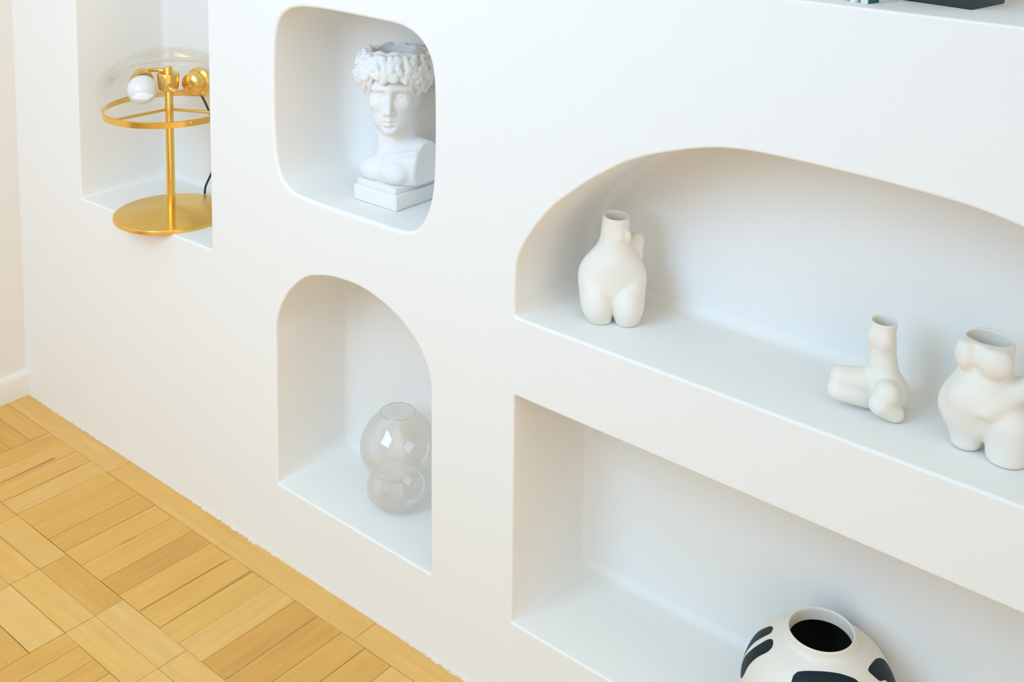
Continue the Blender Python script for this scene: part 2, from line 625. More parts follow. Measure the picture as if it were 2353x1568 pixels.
# ------------------------------------------------------------------ parquet floor: one mesh of single boards
def build_floor():
    V, Fc, UV, TONE, MI = [], [], [], [], []
    g = 0.0006

    def board(x0, x1, y0, y1, along, tone):
        s = len(V)
        x0 += g * random.uniform(.5, 1.6); x1 -= g * random.uniform(.5, 1.6)
        y0 += g * random.uniform(.5, 1.6); y1 -= g * random.uniform(.5, 1.6)
        z = random.uniform(-0.0004, 0.0)
        sk = random.uniform(-0.0006, 0.0006)
        if along == 'x': c = [(x0, y0), (x1, y0 + sk), (x1, y1 + sk), (x0, y1)]
        else: c = [(x0, y0), (x1, y0), (x1 + sk, y1), (x0 + sk, y1)]
        V.extend([(px, py, z) for px, py in c] + [(px, py, -0.004) for px, py in c])
        ou, ov = random.uniform(0, 9), random.uniform(0, 9)
        fs = [(0, 1, 2, 3), (0, 4, 5, 1), (1, 5, 6, 2), (2, 6, 7, 3), (3, 7, 4, 0)]
        for q in fs:
            Fc.append(tuple(s + k for k in q)); MI.append(0)
            for k in q:
                px, py = c[k % 4]
                UV.append(((px if along == 'x' else py) + ou, (py if along == 'x' else px) + ov))
                TONE.append(tone)

    def tone(mu=0.5, sd=0.16):
        return min(1, max(0, random.gauss(mu, sd)))

    # border boards along the wall
    xs = [-2.80, -2.576, -2.312, -1.898, -1.480, -1.065, -0.65, -0.235, 0.18, 0.6, 1.0]
    for a, b in zip(xs[:-1], xs[1:]):
        board(a, b, -0.061, 0.0, 'x', tone(0.66, 0.08))
    # long band of short boards standing square to the wall
    edges = [-2.512, -2.448, -2.384, -2.317, -2.250, -2.184, -2.120, -2.053, -1.981, -1.917, -1.843, -1.777, -1.715, -1.644, -1.577, -1.510, -1.447]
    while edges[-1] < 0.9: edges.append(edges[-1] + random.uniform(.062, .072))
    for i, (a, b) in enumerate(zip(edges[:-1], edges[1:])):
        board(a, b, -0.276, -0.061, 'y', tone(0.44, 0.17))
    # two rows of boards parallel to the wall
    for y0, y1, off in ((-0.336, -0.276, -2.726), (-0.397, -0.336, -2.726)):
        x = -2.517 if off else 0
        xj = [-2.512, -2.312, -2.106, -1.898, -1.690]
        while xj[-1] < 0.9: xj.append(xj[-1] + 0.207)
        for a, b in zip(xj[:-1], xj[1:]):
            board(a, b, y0, y1, 'x', tone(0.62, 0.12))
    # basket weave further out
    iy = 0
    y = -0.397
    while y > -3.4:
        x = -2.512 - 0.0
        ix = 0
        while x < 0.95:
            xa, xb = x, x + 0.2045
            ya, yb = y - 0.205, y
            if (ix + iy) % 2 == (0 if True else 1) and not (iy == 0 and ix >= 3):
                for k in range(3): board(xa, xb, yb - (k + 1) * 0.0683, yb - k * 0.0683, 'x', tone(0.46, 0.15))
            elif iy == 0 and ix < 3:
                for k in range(3): board(xa, xb, yb - (k + 1) * 0.0683, yb - k * 0.0683, 'x', tone(0.40, 0.15))
            else:
                for k in range(4): board(xa + k * 0.0511, xa + (k + 1) * 0.0511, ya, yb, 'y', tone(0.44, 0.15))
            x += 0.2045; ix += 1
        y -= 0.205; iy += 1
    # strip towards the left wall
    y = -0.061
    board(-2.576, -2.512, -0.268, -0.061, 'y', tone(0.42, .05))
    y = -0.268
    while y > -3.3:
        board(-2.576, -2.512, y - 0.207, y, 'y', tone(0.55)); y -= 0.207
    y = -0.061
    while y > -3.35:
        board(-2.80, -2.576, y - 0.0485, y, 'x', tone(0.42, .14)); y -= 0.0485
    # dark filler wedges where boards have shrunk apart
    for xa, ya, xb, yb, wa, wb in ((-1.7790, -0.0625, -1.7775, -0.255, 0.0075, 0.0008), (-1.8450, -0.075, -1.8465, -0.272, 0.0016, 0.0028),
                                   (-1.5790, -0.064, -1.5765, -0.272, 0.0022, 0.0030), (-2.3840, -0.095, -2.3835, -0.272, 0.0030, 0.0016),
                                   (-2.4600, -0.110, -2.4560, -0.262, 0.0075, 0.0020), (-2.0530, -0.150, -2.0540, -0.190, 0.0030, 0.0004)):
        s = len(V)
        V.extend([(xa - wa / 2, ya, 0.0002), (xa + wa / 2, ya, 0.0002), (xb + wb / 2, yb, 0.0002), (xb - wb / 2, yb, 0.0002)])
        Fc.append((s, s + 1, s + 2, s + 3)); MI.append(2)
        UV.extend([(0, 0)] * 4); TONE.extend([0.2] * 4)
    s = len(V)
    V.extend([(-2.80, -3.6, -0.0022), (1.0, -3.6, -0.0022), (1.0, 0.0, -0.0022), (-2.80, 0.0, -0.0022)])
    Fc.append((s, s + 1, s + 2, s + 3)); MI.append(1)
    UV.extend([(0, 0)] * 4); TONE.extend([0.3] * 4)
    me = pydata('floor', V, Fc)
    me.uv_layers.new(name='grain')
    me.attributes.new('tone', 'FLOAT', 'CORNER')
    me.uv_layers['grain'].data.foreach_set('uv', np.array(UV, np.float32).ravel())
    me.attributes['tone'].data.foreach_set('value', np.array(TONE, np.float32))
    o = link('floor', me, [M_WOOD, M_GAP, simple('brown_filler', (0.46, 0.245, 0.075), 0.6)])
    for p, mi in zip(me.polygons, MI): p.material_index = mi
    tag(o, kind='structure')


build_floor()


def rough_joint():
    """torn plaster edge where the wall meets the boards"""
    v, f = [], []
    n = 420
    for i in range(n + 1):
        x = -2.79 + 1.9 * i / n
        w1 = 0.002 + 0.0035 * max(0, math.sin(x * 9.0) * 0.5 + RNG.normal(0, 0.45))
        h1 = 0.0025 + 0.003 * abs(RNG.normal(0, 0.6))
        v += [(x, 0.001, h1 + 0.002), (x, -w1 * 0.7, h1), (x, -w1, 0.0)]
    for i in range(n):
        for k in range(2):
            a = i * 3 + k
            f.append((a, a + 1, a + 4, a + 3))
    me = pydata('trim_1', v, f)
    tag(link('trim_1', me, plaster('flaking_plaster', (0.80, 0.70, 0.58), 40, 0.001), None, 180), kind='structure')


rough_joint()


# ------------------------------------------------------------------ brass lamp
def build_lamp():
    root = empty('table_lamp', (-2.2285, 0.0690, 0.5972), 0.985)
    tag(root, 'brass table lamp with clear glass dome shade standing in the tall left niche', 'lamp')
    lathe('base', [(0, 0.001), (0.122, 0.001), (0.1265, 0.002), (0.128, 0.004), (0.128, 0.0095), (0.1260, 0.0115), (0.0105, 0.0285), (0.0, 0.0288)],
          M_BRASS_DISC, root, seg=160, smooth=25)
    lathe('pole', [(0, 0.024), (0.0096, 0.024), (0.0096, 0.347), (0.0088, 0.3485), (0, 0.3485)], M_BRASS, root, seg=48, smooth=40)
    lathe('shade_ring', [(0.1448, 0.2445), (0.1462, 0.2452), (0.1462, 0.2578), (0.1450, 0.2585), (0.1415, 0.2585), (0.1412, 0.2570), (0.1436, 0.2560), (0.1436, 0.2450)],
          M_BRASS, root, seg=192, smooth=30, close=True)
    for k in range(3):
        a = math.radians(210 + 120 * k)
        tube('ring_spoke', [(0.008 * math.cos(a), 0.008 * math.sin(a), 0.2505), (0.1436 * math.cos(a), 0.1436 * math.sin(a), 0.2505)], 0.0034, M_BRASS, root, seg=12)
    # glass dome, slightly uneven as blown
    outer = [(0.1390, 0.2590), (0.1500, 0.2740), (0.1560, 0.2880), (0.1575, 0.3020), (0.1550, 0.3160), (0.1480, 0.3295), (0.1340, 0.3430), (0.1150, 0.3560), (0.0930, 0.3680), (0.0700, 0.3780), (0.0460, 0.3855), (0.0220, 0.3900), (0.0, 0.3910)]
    op = spline_pts([(r, 0, z) for r, z in outer], 4)
    prof = [(p.x if i < len(op) - 1 else 0.0, p.z) for i, p in enumerate(op)]
    lathe('glass_shade', prof, M_SHADE, root, seg=128, smooth=180, wob=lambda a, i: 0.006 * math.sin(2 * a + 0.6) + 0.004 * math.sin(3 * a + 2))
    lathe('hub', [(0, 0.290), (0.0205, 0.2960), (0.0225, 0.2975), (0.0245, 0.3320), (0.0235, 0.3340), (0.0096, 0.3340), (0, 0.328)], M_BRASS, root, seg=64, smooth=35)
    # screw on the ring
    a = math.radians(-71)
    s = lathe('ring_screw', [(0, 0), (0.0058, 0), (0.0058, 0.0035), (0.005, 0.005), (0, 0.0052)], M_BRASS, root, seg=32, smooth=35)
    s.location = (0.1458 * math.cos(a), 0.1458 * math.sin(a), 0.2515)
    s.rotation_euler = Vector((math.cos(a), math.sin(a), 0)).to_track_quat('Z', 'Y').to_euler()

    def holder(pts, at, axis, sc=1.0):
        tube('arm', pts, 0.0046, M_BRASS, root, seg=20, n=12)
        q = Vector(axis).to_track_quat('Z', 'Y').to_euler()
        so = lathe('bulb_socket', [(0, -0.030), (0.012, -0.030), (0.0185, -0.026), (0.0205, -0.018), (0.0205, -0.006), (0.0255, -0.003), (0.0265, 0.002), (0.0255, 0.006), (0.019, 0.006), (0.019, -0.004), (0, -0.004)],
                   M_BRASS, root, seg=64, smooth=35)
        so.location = at; so.rotation_euler = q; so.scale = (sc, sc, sc)
        bo = lathe('bulb', [(0, 0.0), (0.0135, 0.0), (0.0140, 0.010), (0.0180, 0.0165), (0.0260, 0.0235), (0.0315, 0.034), (0.0328, 0.045), (0.0305, 0.058), (0.0235, 0.0695), (0.0125, 0.0765), (0, 0.0785)],
                   M_BULB, so, seg=64, smooth=180)
        return so
    holder([(-0.010, 0.010, 0.339), (-0.024, 0.016, 0.339), (-0.044, 0.040, 0.333), (-0.0566, 0.0446, 0.319)], (-0.057, 0.024, 0.315), (0.02, -0.94, -0.26))
    holder([(0.001, -0.022, 0.311), (0.003, -0.033, 0.306), (0.015, -0.036, 0.300), (0.033, -0.028, 0.298), (0.048, -0.014, 0.302), (0.058, -0.003, 0.307)], (0.066, 0.012, 0.308), (0.62, 0.78, -0.02), 1.22)
    tube('cord', [(0.070, 0.128, 0.254), (0.079, 0.122, 0.238), (0.092, 0.116, 0.206), (0.108, 0.108, 0.155), (0.110, 0.108, 0.105), (0.094, 0.112, 0.060), (0.080, 0.115, 0.028), (0.077, 0.116, 0.008)], 0.0026, M_CORD, root, seg=12, n=10)
    return root


build_lamp()


# ------------------------------------------------------------------ plaster head planter
def build_bust():
    root = empty('head_planter', (-1.55, 0.120, 0.7825), 0.0)
    tag(root, 'white plaster planter shaped as a curly haired young head on a stepped square plinth', 'planter')
    rbox('plinth', (-0.058, -0.057, 0.0), (0.058, 0.057, 0.030), 0.0022, M_BUST, root)
    up = rbox('plinth_step', (-0.053, -0.053, 0.0295), (0.052, 0.052, 0.0420), 0.002, M_BUST, root)
    phi = math.radians(37)
    cph, sph = math.cos(phi), math.sin(phi)
    hc = (-0.004, -0.002)
    fl = Field((-0.105, -0.095, 0.038), (0.105, 0.088, 0.298), 0.00135)
    X, Y, Z = fl.X, fl.Y, fl.Z
    # head frame: face looks to -B, A to the viewer's right
    dx, dy = X - hc[0], Y - hc[1]
    A = cph * dx + sph * dy
    B = -sph * dx + cph * dy
    E = lambda c, r: s_ell(A, B, Z, c, r)
    C = lambda a, b, ra, rb: s_cap(A, B, Z, a, b, ra, rb)
    F = E((0, 0.010, 0.238), (0.056, 0.064, 0.058))
    F = smin(F, E((0, -0.010, 0.196), (0.0435, 0.050, 0.058)), 0.02)
    F = smin(F, E((0, -0.020, 0.163), (0.0345, 0.037, 0.026)), 0.018)
    F = smin(F, E((0, -0.0505, 0.1465), (0.0125, 0.0095, 0.0095)), 0.012)       # chin
    for s in (-1, 1):
        F = smin(F, E((s * 0.0265, -0.0400, 0.1960), (0.013, 0.013, 0.010)), 0.014)   # cheekbones
        F = smin(F, C((s * 0.004, -0.0565, 0.2275), (s * 0.030, -0.0465, 0.2270), 0.0060, 0.0055), 0.008)  # brow
        F = smax(F, -E((s * 0.0175, -0.0600, 0.2135), (0.0115, 0.0125, 0.0072)), 0.006)   # eye hollow
        F = smin(F, E((s * 0.0180, -0.0435, 0.2125), (0.0095, 0.0090, 0.0078)), 0.002)    # eyeball
        F = smin(F, C((s * 0.0085, -0.0500, 0.2165), (s * 0.0275, -0.0450, 0.2160), 0.0022, 0.0020), 0.0025)  # lids
        F = smin(F, C((s * 0.0090, -0.0500, 0.2075), (s * 0.0270, -0.0445, 0.2080), 0.0016, 0.0016), 0.0025)
        F = smin(F, E((s * 0.0450, 0.004, 0.200), (0.0060, 0.0110, 0.0165)), 0.004)       # ears
        F = smax(F, -E((s * 0.0500, -0.001, 0.202), (0.0030, 0.0050, 0.0085)), 0.003)
    F = smin(F, C((0, -0.0545, 0.2260), (0, -0.0690, 0.1850), 0.0046, 0.0066), 0.006)   # nose
    for s in (-1, 1):
        F = smin(F, E((s * 0.0068, -0.0605, 0.1825), (0.0052, 0.0062, 0.0048)), 0.004)
        F = smin(F, C((s * 0.001, -0.0610, 0.1685), (s * 0.0115, -0.0535, 0.1655), 0.0036, 0.0016), 0.003)  # upper lip
        F = smin(F, C((0, -0.0590, 0.1595), (s * 0.0090, -0.0535, 0.1615), 0.0042, 0.0022), 0.003)          # lower lip
        F = smax(F, -C((0, -0.0650, 0.1640), (s * 0.0130, -0.0550, 0.1635), 0.0014, 0.0010), 0.002)         # mouth line
    F = smax(F, -E((0, -0.0585, 0.1530), (0.0090, 0.0040, 0.0028)), 0.005)
    # neck, in the head frame above and leaning to the torso below
    F = smin(F, s_cap(X, Y, Z, (-0.004, 0.006, 0.175), (0.000, 0.010, 0.080), 0.0335, 0.0370), 0.014)
    for s, k in ((-1, 1.0), (1, 1.0)):
        a = (hc[0] + cph * s * 0.025 - sph * 0.010, hc[1] + sph * s * 0.025 + cph * 0.010, 0.172)
        F = smin(F, s_cap(X, Y, Z, a, (s * 0.007 + 0.0, -0.030, 0.089), 0.0085, 0.0060), 0.009)
    # chest and shoulders, facing the room
    T = s_ell(X, Y, Z, (0.0, 0.010, 0.064), (0.088, 0.056, 0.052))
    T = smin(T, s_cap(X, Y, Z, (-0.062, 0.014, 0.084), (0.068, 0.014, 0.092), 0.026, 0.027), 0.02)
    T = smin(T, s_cap(X, Y, Z, (0.0, 0.020, 0.100), (0.058, 0.016, 0.098), 0.026, 0.020), 0.02)
    T = smax(T, (Z - (0.112 + 0.72 * X)) * 0.8, 0.016)          # the near shoulder hangs lower
    T = smin(T, s_ell(X, Y, Z, (-0.028, -0.034, 0.058), (0.032, 0.019, 0.021)), 0.008)
    T = smin(T, s_ell(X, Y, Z, (0.028, -0.034, 0.064), (0.032, 0.019, 0.022)), 0.008)
    T = smin(T, s_cap(X, Y, Z, (-0.006, -0.040, 0.0885), (-0.048, -0.022, 0.0740), 0.0050, 0.0040), 0.007)
    T = smin(T, s_cap(X, Y, Z, (0.006, -0.040, 0.0885), (0.064, -0.012, 0.1035), 0.0050, 0.0052), 0.006)
    T = smax(T, -s_ell(X, Y, Z, (0.0, -0.050, 0.0905), (0.0075, 0.010, 0.010)), 0.006)
    T = smax(T, np.abs(X + 0.002) - 0.073, 0.004)
    T = smax(T, 0.0415 - Z, 0.003)
    F = smin(F, T, 0.010)
    # planter opening in the crown
    hole = np.maximum(s_cyl(A, B, Z, 0.0, 0.006, 0.0405, 0.0395), 0.2180 - Z)
    F = smax(F, -hole, 0.002)
    F = np.maximum(F, Z - 0.2900)
    fl.F = F.astype(np.float32)
    fl.mesh('head', M_BUST, root, 1)

    # hair: thick cap of modelled locks around the opening
    fh = Field((-0.105, -0.100, 0.180), (0.100, 0.100, 0.305), 0.00125)
    X, Y, Z = fh.X, fh.Y, fh.Z
    dx, dy = X - hc[0], Y - hc[1]
    A = cph * dx + sph * dy
    B = -sph * dx + cph * dy
    H = s_ell(A, B, Z, (0, 0.010, 0.2500), (0.0715, 0.0730, 0.0580))
    sidew = np.clip((np.abs(A) - 0.028) / 0.022, 0, 1)
    sidew = sidew * sidew * (3 - 2 * sidew)
    low = 0.2430 - 0.034 * sidew - 0.30 * np.maximum(0, B) - Z          # hairline: high over the brow, low at ears and nape
    H = smax(H, low, 0.010)
    F = H.astype(np.float32)
    locks = []
    rr = random.Random(11)
    for ring, (el, n, rad) in enumerate(((-38, 13, 0.0100), (-20, 16, 0.0110), (-2, 17, 0.0115), (16, 17, 0.0110), (33, 14, 0.0105))):
        for k in range(n):
            az = 2 * PI * (k + 0.5 * (ring % 2) + rr.uniform(-.2, .2)) / n
            ee = math.radians(el + rr.uniform(-5, 5))
            front = max(0.0, -math.sin(az))
            if el < -10 and front > 0.50: continue
            base = Vector((0.0725 * math.cos(ee) * math.cos(az), 0.010 + 0.0740 * math.cos(ee) * math.sin(az), 0.2500 + 0.057 * math.sin(ee)))
            nrm = Vector((base.x / 0.073, (base.y - 0.01) / 0.074, (base.z - 0.25) / 0.057)).normalized()
            up = Vector((0, 0, 1)); t1 = nrm.cross(up).normalized(); t2 = nrm.cross(t1).normalized()
            sw = rr.choice((-1, 1)); ph = rr.uniform(0, 2 * PI); cr = rr.uniform(0.0075, 0.0105)
            for j in range(9):
                q = ph + sw * j * 0.62
                rad2 = cr * (1.2 - 0.11 * j)
                p = base + (t1 * math.cos(q) + t2 * math.sin(q)) * rad2 + nrm * (0.0006 * j - 0.0015)
                locks.append((p, rad * (0.56 - 0.022 * j)))
    # strands falling over the brow
    for k in range(9):
        a0 = -0.040 + 0.010 * k
        z0, z1 = 0.284, 0.2420 + 0.004 * abs(k - 4) * 0.4 + rr.uniform(-.003, .004)
        for j in range(9):
            t = j / 8
            z = z0 + (z1 - z0) * t
            aa = a0 + 0.0045 * math.sin(t * 4.5 + k * 1.7)
            b2 = 1 - (aa / 0.0725) ** 2 - ((z - 0.250) / 0.060) ** 2
            bb = 0.010 - 0.0735 * math.sqrt(max(0.05, b2)) - 0.002 * math.sin(t * PI)
            locks.append((Vector((aa, bb, z)), 0.0064 - 0.0020 * t))
    # side locks in front of the ears
    for sgn in (-1, 1):
        for k in range(4):
            a0 = sgn * (0.0440 + 0.0060 * k)
            z0, z1 = 0.262, 0.2130 + rr.uniform(-.004, .003)
            for j in range(11):
                t = j / 10
                z = z0 + (z1 - z0) * t
                aa = a0 + sgn * 0.0040 * math.sin(t * 7 + k * 1.9) - sgn * 0.004 * t
                b2 = 1 - (aa / 0.0725) ** 2 - ((z - 0.250) / 0.064) ** 2
                bb = 0.010 - 0.0735 * math.sqrt(max(0.02, b2)) + 0.004 * t
                locks.append((Vector((aa, bb, z)), 0.0066 - 0.0018 * t))
    for p, r in locks:
        # head frame -> local frame
        lx = hc[0] + cph * p.x - sph * p.y
        ly = hc[1] + sph * p.x + cph * p.y
        s = fh.sub((lx, ly, p.z), r + 0.012)
        if s is None: continue
        d = np.sqrt((X[s] - lx) ** 2 + (Y[s] - ly) ** 2 + (Z[s] - p.z) ** 2) - r
        F[s] = smin(F[s], d, 0.0024)
    F = smax(F, Z - (0.2915 + 0.0020 * np.sin(A * 210) + 0.0015 * np.sin(B * 170 + 1)), 0.003)
    hole = np.maximum(s_cyl(A, B, Z, 0.0, 0.006, 0.0408, 0.0398), 0.2175 - Z)
    F = smax(F, -hole, 0.002)
    fh.F = F.astype(np.float32)
    fh.mesh('hair', M_BUST, root, 1)
    return root


build_bust()


# ------------------------------------------------------------------ two-bubble glass vase
def build_glass_vase():
    root = empty('glass_vase', (-1.5355, 0.110, 0.1618), 0.0)
    tag(root, 'pearly clear glass vase of two stacked bubbles in the small arched niche', 'vase')
    ctl = [(0.0, 0.0006), (0.020, 0.0006), (0.034, 0.0040), (0.0480, 0.0130), (0.0580, 0.0265), (0.0612, 0.0410), (0.0585, 0.0560), (0.0530, 0.0680), (0.0500, 0.0745)]
    top = [(0.0500, 0.0745), (0.0555, 0.0800), (0.0655, 0.0930), (0.0725, 0.1100), (0.0742, 0.1270), (0.0710, 0.1450), (0.0630, 0.1620), (0.0510, 0.1770), (0.0400, 0.1880), (0.0352, 0.1925), (0.0340, 0.1940)]
    pr = [(p.x, p.z) for p in spline_pts([(r, 0, z) for r, z in ctl], 5)][:-1] + [(p.x, p.z) for p in spline_pts([(r, 0, z) for r, z in top], 5)]
    pr[0] = (0.0, pr[0][1])
    lathe('bubbles', pr, M_PEARL, root, seg=128, smooth=180)
    lathe('rim', [(0.0336, 0.1936), (0.0343, 0.1937), (0.0346, 0.1942), (0.0343, 0.1947), (0.0336, 0.1947), (0.0333, 0.1942)], thin_glass('rim_glass', (0.80, 0.75, 0.69), (0.05, 0.35), milk=0.3), root, seg=128, smooth=180, close=True)
    return root


build_glass_vase()


# ------------------------------------------------------------------ ivory figure vases
def vase_one():
    f = Field((-0.085, -0.062, -0.004), (0.075, 0.062, 0.192), 0.0014)
    X, Y, Z = f.X, f.Y, f.Z
    E = lambda c, r: s_ell(X, Y, Z, c, r)
    C = lambda a, b, ra, rb: s_cap(X, Y, Z, a, b, ra, rb)
    F = E((-0.0075, 0.006, 0.072), (0.0560, 0.0330, 0.052))                                # hips and belly
    F = smin(F, C((-0.005, 0.006, 0.105), (-0.003, 0.006, 0.180), 0.0270, 0.0215), 0.022)      # waist and torso
    F = smin(F, E((0.004, -0.0130, 0.146), (0.0070, 0.0060, 0.0085)), 0.006)               # breasts
    F = smin(F, E((0.0155, -0.0080, 0.146), (0.0065, 0.0060, 0.0095)), 0.006)
    F = smin(F, E((0.0305, 0.026, 0.128), (0.0130, 0.0120, 0.0140)), 0.007)                 # bent arm
    F = smin(F, E((0.030, 0.026, 0.106), (0.0120, 0.0120, 0.0200)), 0.010)
    LG = smin(E((-0.0310, -0.005, 0.0360), (0.0270, 0.0330, 0.0370)), C((-0.0285, -0.006, 0.032), (-0.0245, -0.006, 0.006), 0.0245, 0.0180), 0.008)
    RG = smin(E((0.0185, -0.007, 0.0340), (0.0260, 0.0330, 0.0370)), C((0.0180, -0.008, 0.030), (0.0175, -0.008, 0.006), 0.0245, 0.0190), 0.008)
    # the belly ends in a wedge between the thighs
    ax = np.abs(X + 0.0055)
    F = smax(F, -(Z - 0.030 - 0.62 * ax + 3.0 * np.maximum(0, ax - 0.026)) * 0.5, 0.006)
    kk = 0.0019 + 0.016 * np.clip((np.abs(X + 0.0055) - 0.018) / 0.024, 0, 1)
    F = smin(smin(F, LG, kk), RG, kk)
    F = smax(F, -C((-0.0052, -0.046, 0.0330), (-0.0056, -0.044, -0.004), 0.0020, 0.0060), 0.005)
    F = smax(F, -Z + 0.0004, 0.004)
    rim = 0.1760 - 0.055 * (X + 0.003) + 0.10 * (Y - 0.006)
    F = smax(F, Z - rim, 0.0025)
    F = smax(F, -np.maximum(s_cyl(X, Y, Z, -0.003, 0.006, 0.0180, 0.0165), 0.10 - Z), 0.0025)
    f.F = F.astype(np.float32)
    o = f.mesh('figure_vase', M_CER, None, 2)
    o.location = (-1.020, 0.100, 0.7014); o.rotation_euler = (0, 0, 0.597)
    tag(o, 'ivory ceramic vase of wide hips and a narrow neck, leftmost on the arched shelf', 'vase', 'ivory ceramic figure vases on the arched shelf')


def vase_two():
    f = Field((-0.090, -0.060, -0.004), (0.060, 0.055, 0.148), 0.0012)
    X, Y, Z = f.X, f.Y, f.Z
    E = lambda c, r: s_ell(X, Y, Z, c, r)
    C = lambda a, b, ra, rb: s_cap(X, Y, Z, a, b, ra, rb)
    F = C((0.0075, 0.012, 0.040), (0.0030, 0.012, 0.095), 0.0230, 0.0165)
    F = smin(F, C((0.0030, 0.012, 0.095), (0.0040, 0.012, 0.135), 0.0165, 0.0185), 0.010)
    F = smin(F, E((0.0150, 0.012, 0.026), (0.0275, 0.0250, 0.0270)), 0.012)                # seat
    F = smin(F, E((-0.0085, 0.0020, 0.1080), (0.0095, 0.0095, 0.0130)), 0.007)            # breasts
    F = smin(F, E((0.0060, -0.0015, 0.1060), (0.0105, 0.0105, 0.0140)), 0.007)
    # one folded leg to the left: thigh over calf
    F = smin(F, C((-0.008, 0.012, 0.036), (-0.050, 0.000, 0.043), 0.0200, 0.0150), 0.008)
    F = smin(F, C((-0.004, 0.004, 0.014), (-0.053, -0.004, 0.026), 0.0130, 0.0150), 0.006)
    F = smax(F, -C((-0.012, -0.018, 0.0290), (-0.040, -0.024, 0.0420), 0.0022, 0.0018), 0.004)
    # the other folded leg towards the room
    F = smin(F, C((0.014, 0.000, 0.034), (0.0115, -0.026, 0.0420), 0.0190, 0.0165), 0.008)
    F = smin(F, C((0.0035, -0.030, 0.0270), (0.0230, -0.018, 0.0110), 0.0150, 0.0130), 0.006)
    F = smax(F, -C((-0.002, -0.046, 0.0360), (0.022, -0.046, 0.0300), 0.0016, 0.0016), 0.003)
    F = smax(F, -Z + 0.0004, 0.004)
    F = smax(F, Z - (0.1290 - 0.03 * (X - 0.004) + 0.06 * (Y - 0.012)), 0.0025)
    F = smax(F, -np.maximum(s_cyl(X, Y, Z, 0.0040, 0.012, 0.0150, 0.0140), 0.085 - Z), 0.0025)
    f.F = F.astype(np.float32)
    o = f.mesh('figure_vase', M_CER, None, 2)
    o.location = (-0.580, 0.100, 0.7014); o.rotation_euler = (0, 0, 0.369)
    tag(o, 'smallest ivory ceramic vase, a kneeling figure with folded legs, middle of the arched shelf', 'vase', 'ivory ceramic figure vases on the arched shelf')


def vase_three():
    f = Field((-0.080, -0.062, -0.004), (0.070, 0.062, 0.182), 0.0013)
    X, Y, Z = f.X, f.Y, f.Z
    E = lambda c, r: s_ell(X, Y, Z, c, r)
    C = lambda a, b, ra, rb: s_cap(X, Y, Z, a, b, ra, rb)
    F = E((-0.010, 0.006, 0.064), (0.0540, 0.038, 0.046))
    F = smin(F, C((-0.012, 0.006, 0.090), (-0.007, 0.008, 0.160), 0.0330, 0.0305), 0.022)
    F = smin(F, C((-0.030, 0.004, 0.056), (-0.028, 0.004, 0.014), 0.0290, 0.0200), 0.010)
    F = smin(F, C((0.0215, -0.012, 0.056), (0.0200, -0.012, 0.012), 0.0300, 0.0255), 0.004)
    F = smin(F, E((-0.0330, -0.010, 0.148), (0.0140, 0.0160, 0.0240)), 0.006)               # breasts
    F = smin(F, E((0.0000, -0.018, 0.146), (0.0220, 0.0160, 0.0240)), 0.006)
    F = smin(F, E((-0.016, -0.020, 0.086), (0.032, 0.016, 0.024)), 0.018)                  # belly
    F = smin(F, C((0.038, -0.002, 0.110), (-0.006, -0.031, 0.078), 0.0160, 0.0110), 0.009)  # forearm across the hip
    F = smax(F, -C((-0.008, -0.052, 0.060), (0.040, -0.044, 0.086), 0.0055, 0.0045), 0.005)
    F = smax(F, -C((-0.0120, -0.044, 0.062), (-0.0090, -0.038, -0.004), 0.0070, 0.0090), 0.008)
    F = smax(F, -E((-0.0215, -0.030, 0.132), (0.0040, 0.0090, 0.0080)), 0.005)
    F = smax(F, -Z + 0.0004, 0.004)
    F = smax(F, Z - (0.1690 - 0.05 * (X + 0.007) + 0.05 * (Y - 0.008)), 0.0025)
    F = smax(F, -np.maximum(s_cyl(X, Y, Z, -0.007, 0.010, 0.0275, 0.0205), 0.10 - Z), 0.0025)
    f.F = F.astype(np.float32)
    o = f.mesh('figure_vase', M_CER, None, 2)
    o.data.transform(Matrix.Diagonal((1.03, 1.0, 0.90, 1.0)))
    o.location = (-0.4270, 0.0965, 0.7014); o.rotation_euler = (0, 0, 0.277)
    tag(o, 'ivory ceramic torso vase with an arm across its hip, rightmost on the arched shelf', 'vase', 'ivory ceramic figure vases on the arched shelf')


vase_one(); vase_two(); vase_three()


